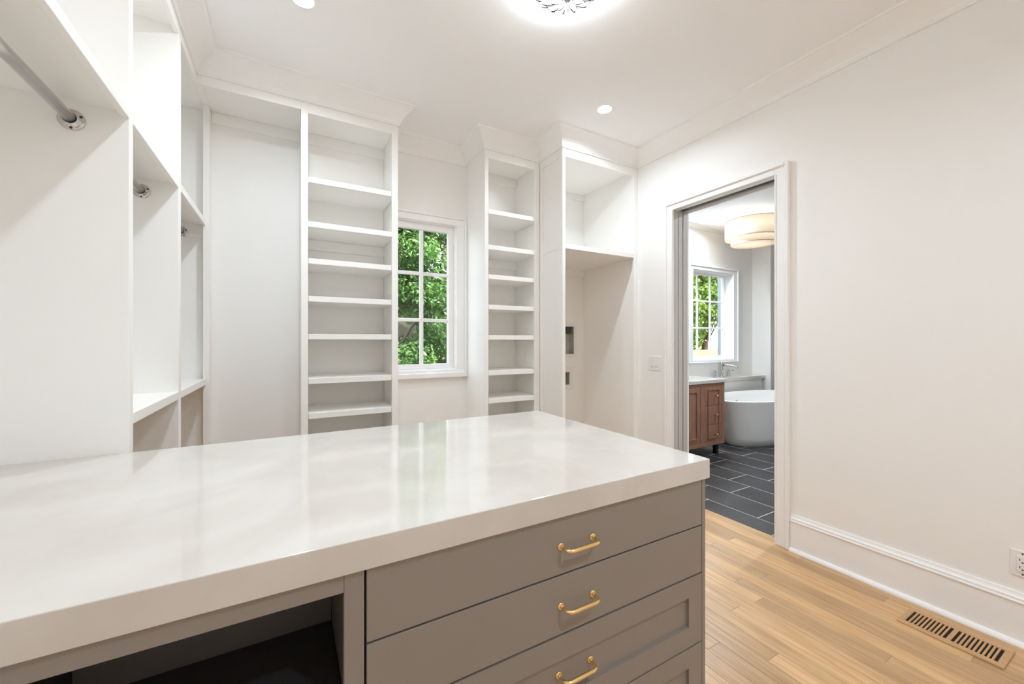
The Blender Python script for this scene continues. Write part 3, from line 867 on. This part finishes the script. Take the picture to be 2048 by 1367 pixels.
cx, cy = 1.075, 1.41
ch = thing('crystal_ceiling_light', (cx, cy, CEIL), 'round flush ceiling light of clear crystal petals', 'ceiling light')
MB().lathe((cx, cy, CEIL), [(0.0, -0.022), (0.10, -0.022), (0.11, -0.018), (0.11, -0.0005), (0.0, -0.0005)], 40).build('canopy', 'chrome', ch)
MB().tube((cx, cy, CEIL - 0.02), (cx, cy, CEIL - 0.150), 0.006).build('stem', 'chrome', ch)
MB().lathe((cx, cy, CEIL - 0.163), [(0.0, -0.004), (0.012, -0.003), (0.017, 0.003), (0.012, 0.012), (0.0, 0.013)], 24).build('hub', 'chrome', ch)
for k in range(4):
    a = k * math.pi / 2 + 0.4
    MB().sphere((cx + 0.075 * math.cos(a), cy + 0.075 * math.sin(a), CEIL - 0.065), 0.017).build('bulb', 'bulb', ch)
def petal(a, r0, r1, z0, z1, w):
    b = MB(); n = 7; m = 5
    rows = []
    for i in range(n):
        t = i / (n - 1)
        r_ = r0 + (r1 - r0) * t
        z = z0 + (z1 - z0) * (t ** 1.7)
        ww = w * (0.25 + 0.75 * math.sin(math.pi * min(1.0, 0.12 + 0.72 * t) ** 1.1)) * (1 if t < 0.95 else 0.6)
        row = []
        for j in range(m):
            s = (j / (m - 1)) * 2 - 1
            row.append(b.bm.verts.new((cx + r_ * math.cos(a) - s * ww * math.sin(a), cy + r_ * math.sin(a) + s * ww * math.cos(a), CEIL + z + 0.010 * (s * s) - 0.004)))
        rows.append(row)
    edge = [r_[0].co.copy() for r_ in rows] + [v_.co.copy() for v_ in rows[-1][1:-1]] + [r_[-1].co.copy() for r_ in rows[::-1]]
    for A, B in zip(rows, rows[1:]):
        for j in range(m - 1):
            b.bm.faces.new((A[j], A[j + 1], B[j + 1], B[j])).smooth = True
    bmesh.ops.recalc_face_normals(b.bm, faces=b.bm.faces)
    bmesh.ops.solidify(b.bm, geom=b.bm.faces[:], thickness=0.003)
    p = b.build('petal', 'crystal', ch)
    pts = [(cx + (r0 + (r1 - r0) * t) * math.cos(a + 0.0), cy + (r0 + (r1 - r0) * t) * math.sin(a), CEIL + z0 + (z1 - z0) * (t ** 1.7) - 0.0085) for t in (0, .2, .4, .6, .8)]
    MB().path(pts, 0.0015, 6).build('wire', 'wire_black', p)
    MB().path(edge, 0.0013, 6).build('rim_wire', 'wire_black', p)
for k in range(9): petal(2 * math.pi * k / 9, 0.014, 0.095, -0.160, -0.128, 0.028)
for k in range(14): petal(2 * math.pi * (k + .5) / 14, 0.070, 0.145, -0.140, -0.098, 0.030)
for k in range(18): petal(2 * math.pi * k / 18, 0.115, 0.180, -0.108, -0.062, 0.030)
ld = bpy.data.lights.new('lamp', 'POINT'); ld.energy = CHANDELIER_W; ld.shadow_soft_size = 0.03; ld.color = (0.785, 0.895, 1.0)
lo_ = bpy.data.objects.new('lamp', ld); C.objects.link(lo_); lo_.location = (cx, cy, CEIL - 0.130)
WORLD[lo_.name] = Vector(lo_.location); attach(lo_, ch)

# ------------------------------------------------------------------ bathroom
va = thing('bathroom_vanity', (3.68, 3.1, 0), 'walnut bathroom vanity with panelled door and three drawers', 'vanity')
VX0, VX1, VY0, VY1 = 2.975, 4.385, 2.80, 3.485
Wn = 'walnut'
box('body', VX0, VX1, VY0 + 0.021, VY1, 0.122, 0.822, Wn, va)
box('face_rail', VX0, VX1, VY0, VY0 + 0.0205, 0.788, 0.822, Wn, va)
box('face_rail', VX0, VX1, VY0, VY0 + 0.0205, 0.122, 0.170, Wn, va)
for a, b_ in ((VX0, 3.02), (3.954, 4.030), (4.335, VX1)):
    box('face_stile', a, b_, VY0, VY0 + 0.0205, 0.1702, 0.7878, Wn, va)
def framed(nm, x0, x1, z0, z1, w, sides='lrtb'):
    d = box(nm, x0, x1, VY0 + 0.002, VY0 + 0.0205, z0, z1, Wn, va)
    m = MB(); y0 = VY0 - 0.011; y1 = VY0 + 0.0018; e = 0.015
    if 'l' in sides: m.box(x0 + w, x0 + w + e, y0, y1, z0 + (w if 'b' in sides else 0), z1 - (w if 't' in sides else 0))
    if 'r' in sides: m.box(x1 - w - e, x1 - w, y0, y1, z0 + (w if 'b' in sides else 0), z1 - (w if 't' in sides else 0))
    if 't' in sides: m.box(x0 + w, x1 - w, y0, y1, z1 - w, z1 - w + e)
    if 'b' in sides: m.box(x0 + w, x1 - w, y0, y1, z0 + w - e, z0 + w)
    m.bevel(0.003, 2)
    m.build('moulding', Wn, d)
    return d
framed('door', 3.488, 3.951, 0.173, 0.785, 0.055)
framed('door', 3.022, 3.484, 0.173, 0.785, 0.055)
for (z0, z1, sd, kz) in ((0.572, 0.785, 'lrt', 0.678), (0.3555, 0.5675, 'lr', 0.463), (0.173, 0.351, 'lrb', 0.243)):
    d = framed('drawer', 4.033, 4.332, z0, z1, 0.045, sd)
    k = MB().tube((4.209, VY0 + 0.002, kz), (4.209, VY0 - 0.020, kz), 0.0055, n=14).build('knob_stem', 'pale_brass', d)
    MB().sphere((4.209, VY0 - 0.028, kz), 0.0155).build('knob', 'pale_brass', d)
MB().tube((3.525, VY0 + 0.001, 0.70), (3.525, VY0 - 0.020, 0.70), 0.0055, n=14).build('knob_stem', 'pale_brass', va)
MB().sphere((3.525, VY0 - 0.028, 0.70), 0.0155).build('knob', 'pale_brass', va)
for lx in (3.03, 4.275):
    for ly in (VY0 + 0.03, VY1 - 0.07):
        box('leg', lx, lx + 0.045, ly, ly + 0.045, 0.0, 0.1218, 'black_metal', va)
q = MB().box(VX0 - 0.01, VX1 + 0.008, VY0 - 0.018, 3.488, 0.8225, 0.859).bevel(0.003, 2)
tag(q.build('vanity_top', 'quartz', None, None, True), 'white stone top on the walnut bathroom vanity', 'countertop')

# ledge along the window wall, on a low knee wall
lg = thing('tub_ledge', (5.0, 3.6, 0), 'low white stone-topped ledge under the bathroom window behind the tub', 'ledge')
box('knee_wall', XB + 0.001, XR - 0.06, 3.52, YW - 0.001, 0, 0.7095, 'bath_paint', lg)
q = MB().box(XB + 0.001, XR - 0.001, 3.492, YW - 0.001, 0.710, 0.757).bevel(0.003, 2)
q.build('ledge_top', 'quartz', lg)

# freestanding oval tub
n = 72
q = MB()
TC = (5.5, 3.0)
secs = [(0.66, 0.285, 0.0), (0.70, 0.32, 0.003), (0.735, 0.343, 0.10), (0.79, 0.375, 0.28), (0.845, 0.405, 0.43), (0.893, 0.43, 0.548), (0.90, 0.435, 0.562), (0.898, 0.433, 0.570),
        (0.875, 0.41, 0.572), (0.862, 0.398, 0.566), (0.84, 0.38, 0.50), (0.78, 0.34, 0.30), (0.68, 0.28, 0.16), (0.50, 0.18, 0.125), (0.02, 0.01, 0.12)]
rings = []
for a, b_, z in secs:
    rings.append([q.bm.verts.new((TC[0] + a * math.cos(2 * math.pi * k / n), TC[1] + b_ * math.sin(2 * math.pi * k / n), z)) for k in range(n)])
for A, B in zip(rings, rings[1:]):
    for k in range(n):
        q.bm.faces.new((A[k], A[(k + 1) % n], B[(k + 1) % n], B[k])).smooth = True
q.bm.faces.new(rings[0][::-1]); q.bm.faces.new(rings[-1])
tb = thing('bathtub', (TC[0], TC[1], 0), 'white freestanding oval soaking tub under the drum light', 'bathtub')
q.build('shell', 'porcelain', tb)
MB().lathe((TC[0], TC[1], 0.1205), [(0.0, 0.004), (0.03, 0.003), (0.034, 0.0)], 24).build('drain', 'chrome', tb)
MB().tube((5.55, TC[1] + 0.358, 0.43), (5.55, TC[1] + 0.375, 0.435), 0.026, n=20).build('overflow', 'chrome', tb)

# tub filler on the ledge
fx, fy, fz = 5.635, 3.64, 0.757
fc = thing('tub_faucet', (fx, fy, fz), 'polished chrome three-piece tub faucet standing on the ledge', 'faucet')
sp = MB()
sp.lathe((fx, fy, fz), [(0.0, 0.0), (0.030, 0.0), (0.030, 0.006), (0.022, 0.012), (0.0185, 0.02), (0.0185, 0.095), (0.022, 0.10), (0.022, 0.108), (0.0175, 0.115), (0.0175, 0.185), (0.022, 0.19), (0.021, 0.203), (0.012, 0.212), (0.008, 0.222), (0.0, 0.225)], 28)
sp.build('spout_column', 'chrome', fc)
MB().path([(fx, fy - 0.012, fz + 0.175), (fx, fy - 0.10, fz + 0.178), (fx, fy - 0.19, fz + 0.172), (fx, fy - 0.215, fz + 0.160), (fx, fy - 0.228, fz + 0.142)], [0.0135, 0.014, 0.0145, 0.015, 0.0155]).build('spout', 'chrome', fc)
for s in (-1, 1):
    hx = fx + s * 0.165
    h = MB().lathe((hx, fy, fz), [(0.0, 0.0), (0.027, 0.0), (0.027, 0.006), (0.019, 0.012), (0.017, 0.055), (0.020, 0.06), (0.020, 0.07), (0.012, 0.078), (0.012, 0.09), (0.016, 0.095), (0.010, 0.108), (0.0, 0.110)], 24).build('valve', 'chrome', fc)
    MB().path([(hx, fy, fz + 0.090), (hx + s * 0.035, fy - 0.012, fz + 0.094), (hx + s * 0.085, fy - 0.03, fz + 0.097)], [0.007, 0.0065, 0.008], 10).build('lever', 'chrome', h)

# two-tier drum ceiling light
dx, dy = 5.42, 3.05
dl = thing('drum_ceiling_light', (dx, dy, CEIL), 'two-tier cream fabric drum ceiling light above the bathtub', 'ceiling light')
def drum(nm, r, z0, z1, cap):
    MB().lathe((dx, dy, 0), [(r, z0), (r, z1), (r - 0.003, z1), (r - 0.003, z0), (r, z0)], 72).build(nm, 'shade_fabric', dl)
    for z in (z0, z1 - 0.008):
        MB().lathe((dx, dy, 0), [(r + 0.0002, z), (r + 0.0025, z), (r + 0.0025, z + 0.008), (r + 0.0002, z + 0.008)], 72).build('shade_trim', 'shade_trim', dl)
drum('upper_shade', 0.343, 2.655, 2.895, True)
drum('lower_shade', 0.272, 2.575, 2.70, True)
MB().lathe((dx, dy, 0), [(0.0, 2.582), (0.268, 2.582), (0.268, 2.585), (0.0, 2.585)], 60).build('diffuser', 'shade_fabric', dl)
MB().lathe((dx, dy, 0), [(0.274, 2.664), (0.339, 2.664), (0.339, 2.667), (0.274, 2.667), (0.274, 2.664)], 60).build('ring_diffuser', 'shade_fabric', dl)
MB().lathe((dx, dy, CEIL), [(0.0, -0.03), (0.07, -0.03), (0.075, -0.0005), (0.0, -0.0005)], 32).build('canopy', 'chrome', dl)
MB().tube((dx, dy, CEIL - 0.03), (dx, dy, 2.586), 0.006, n=10).build('stem', 'chrome', dl)
for k in range(3):
    a = k * 2.094 + 0.3
    bx_, by_ = dx + 0.13 * math.cos(a), dy + 0.13 * math.sin(a)
    MB().sphere((bx_, by_, 2.84), 0.03).build('bulb', 'bulb', dl)
    ld = bpy.data.lights.new('lamp', 'POINT'); ld.energy = BATH_W / 3; ld.shadow_soft_size = 0.03; ld.color = (1.0, 0.95, 0.90)
    lo_ = bpy.data.objects.new('lamp', ld); C.objects.link(lo_); lo_.location = (bx_, by_, 2.84)
    WORLD[lo_.name] = Vector(lo_.location); attach(lo_, dl)
downlight(4.72, 3.36, 'round recessed ceiling light beside the bathroom drum light', watts=DOWNLIGHT_W * 3.0)
downlight(4.3, 1.6, 'round recessed ceiling light over the open bathroom floor', watts=DOWNLIGHT_W * 3.0)

sb = thing('shower_bench', (7.35, 3.25, 0), 'white slab bench against the grey shower wall', 'bench')
box('seat_slab', 7.05, 7.599, 2.6, 3.69, 0.79, 0.92, 'quartz', sb)
box('bench_front', 7.10, 7.599, 2.6, 3.69, 0, 0.7895, 'black_metal', sb)

# ------------------------------------------------------------------ outdoors
def ground_z(x, y):
    t = min(1, max(0, (y - 5.0) / 7.0)); t = t * t * (3 - 2 * t)
    u = min(1, max(0, (9.0 - x) / 4.0)); u = u * u * (3 - 2 * u)
    return -0.55 + 2.8 * t * u
b = MB()
GX, GY = 40, 34
gv = [[b.bm.verts.new((-10 + 45 * i / GX, 3.95 + 26 * j / GY, ground_z(-10 + 45 * i / GX, 3.95 + 26 * j / GY) + random.uniform(-.04, .04))) for i in range(GX + 1)] for j in range(GY + 1)]
for j in range(GY):
    for i in range(GX):
        b.bm.faces.new((gv[j][i], gv[j][i + 1], gv[j + 1][i + 1], gv[j + 1][i])).smooth = True
b.build('ground', 'mulch', None, 'structure')

def tree(name, x, y, h, crown_z, rad, nleaf, leafmat, label, seed, size=0.1, group='trees outside the windows', blobs=26):
    rng = random.Random(seed)
    gz_ = ground_z(x, y) - 0.05
    t = thing(name, (x, y, gz_), label, 'tree', group)
    tr = MB()
    pts = []; rs = []
    for i in range(7):
        f = i / 6
        pts.append((x + 0.12 * math.sin(3 * f + seed), y + 0.1 * math.cos(2.3 * f + seed), gz_ + f * h * 0.85)); rs.append(0.11 * (1 - 0.8 * f) * h / 5)
    tr.path(pts, rs, 10).build('trunk', 'bark', t)
    cl = []
    for k in range(blobs):
        while True:
            p = Vector((rng.uniform(-1, 1), rng.uniform(-1, 1), rng.uniform(-1, 1)))
            if 0.3 < p.length < 1: break
        cl.append(Vector((x + p.x * rad[0], y + p.y * rad[1], crown_z + p.z * rad[2])))
    br = MB()
    for c in cl[::2]:
        f = min(0.8, max(0.25, (c.z - gz_ - 0.5) / (h * 0.9)))
        i = int(f * 6)
        br.path([pts[i], (Vector(pts[i]) * 0.5 + c * 0.5) + Vector((0, 0, 0.1)), c], [0.03, 0.02, 0.008], 6)
    br.build('branches', 'bark', t)
    vs = []; fs = []
    for k in range(nleaf):
        c = cl[rng.randrange(len(cl))]
        d = Vector((rng.gauss(0, 1), rng.gauss(0, 1), rng.gauss(0, 0.8))).normalized() * (rng.random() ** 0.45) * min(rad) * 0.5
        p = c + d
        if p.z < ground_z(p.x, p.y) + 0.1: continue
        L_ = size * rng.uniform(0.7, 1.35); w_ = L_ * 0.24
        ax = Vector((rng.gauss(0, 1), rng.gauss(0, 1), rng.gauss(-0.5, 0.6))).normalized()
        up = Vector((rng.gauss(0, .5), rng.gauss(-0.35, .5), 1)).normalized()
        sd = ax.cross(up)
        if sd.length < 0.05: continue
        sd.normalize(); nn = sd.cross(ax)
        i0 = len(vs)
        vs += [p, p + ax * L_ * 0.45 + sd * w_ + nn * w_ * .3, p + ax * L_ - nn * w_ * .4, p + ax * L_ * 0.45 - sd * w_ + nn * w_ * .3]
        fs += [(i0, i0 + 1, i0 + 2), (i0, i0 + 2, i0 + 3)]
    me = bpy.data.meshes.new('foliage')
    o0 = Vector((x, y, crown_z))
    me.from_pydata([v - o0 for v in vs], [], fs)
    me.materials.append(MATS[leafmat])
    link('foliage', me, o0, t, 'stuff')
    return t
tree('leafy_tree', 1.45, 6.3, 4.6, 2.55, (1.2, 0.75, 1.75), 30000, 'leaf_green', 'light green leafy tree right outside the closet window', 3, 0.085, blobs=34)
tree('leafy_tree', 3.0, 8.5, 4.2, 1.95, (1.0, 0.6, 1.0), 14000, 'leaf_green', 'low light green tree beside the one outside the closet window', 5, 0.09)
tree('dark_tree', 3.0, 11.2, 8.0, 4.2, (2.4, 1.4, 3.2), 16000, 'leaf_deep', 'dark green tall tree behind the leafy tree', 8, 0.17, blobs=46)
tree('dark_tree', -3.0, 10.9, 8.0, 4.0, (2.2, 1.4, 3.2), 13000, 'leaf_deep', 'dark green tall tree on the slope behind the wardrobe wall side', 9, 0.17, blobs=40)
tree('dark_tree', 8.7, 11.4, 8.0, 4.2, (2.2, 1.4, 3.2), 13000, 'leaf_deep', 'dark green tall tree on the slope towards the wooden fence', 10, 0.17, blobs=40)
tree('yard_tree', 11.6, 8.0, 6.0, 2.9, (1.5, 1.2, 1.9), 15000, 'leaf_bright', 'sunlit yellow green tree outside the bathroom window', 12, 0.11, blobs=34)
tree('yard_tree', 14.0, 10.5, 6.5, 3.0, (1.5, 1.2, 2.0), 9000, 'leaf_green', 'green tree beyond the sunlit one outside the bathroom window', 13, 0.14, blobs=30)

fn = thing('wood_fence', (15.0, 11.6, -0.55), 'yellow wooden board fence behind the yard trees', 'fence')
for k in range(60):
    xx = 10.4 + k * 0.15
    box('board', xx, xx + 0.142, 11.6, 11.62, -0.55, 1.22, 'fence_wood', fn, None, 0.002)
box('rail', 10.4, 19.4, 11.62, 11.66, 0.9, 0.99, 'fence_wood', fn)
box('rail', 10.4, 19.4, 11.62, 11.66, -0.2, -0.11, 'fence_wood', fn)
pb = thing('timber_rail', (8.6, 6.4, -0.55), 'weathered green timber rail on posts outside the bathroom window', 'rail')
box('beam', 6.6, 11.0, 6.4, 6.5, 0.86, 1.06, 'timber', pb, None, 0.006)
for xx in (6.7, 8.1, 9.5, 10.8):
    box('post', xx, xx + 0.1, 6.42, 6.48, -0.6, 0.8595, 'timber', pb, None, 0.006)
wg = thing('house_wing', (7.4, 4.3, -0.6), 'pale siding corner of the house outside the bathroom window', 'house')
box('siding_wall', 6.99, 8.2, 3.95, 4.6, -0.6, 3.4, 'siding', wg)
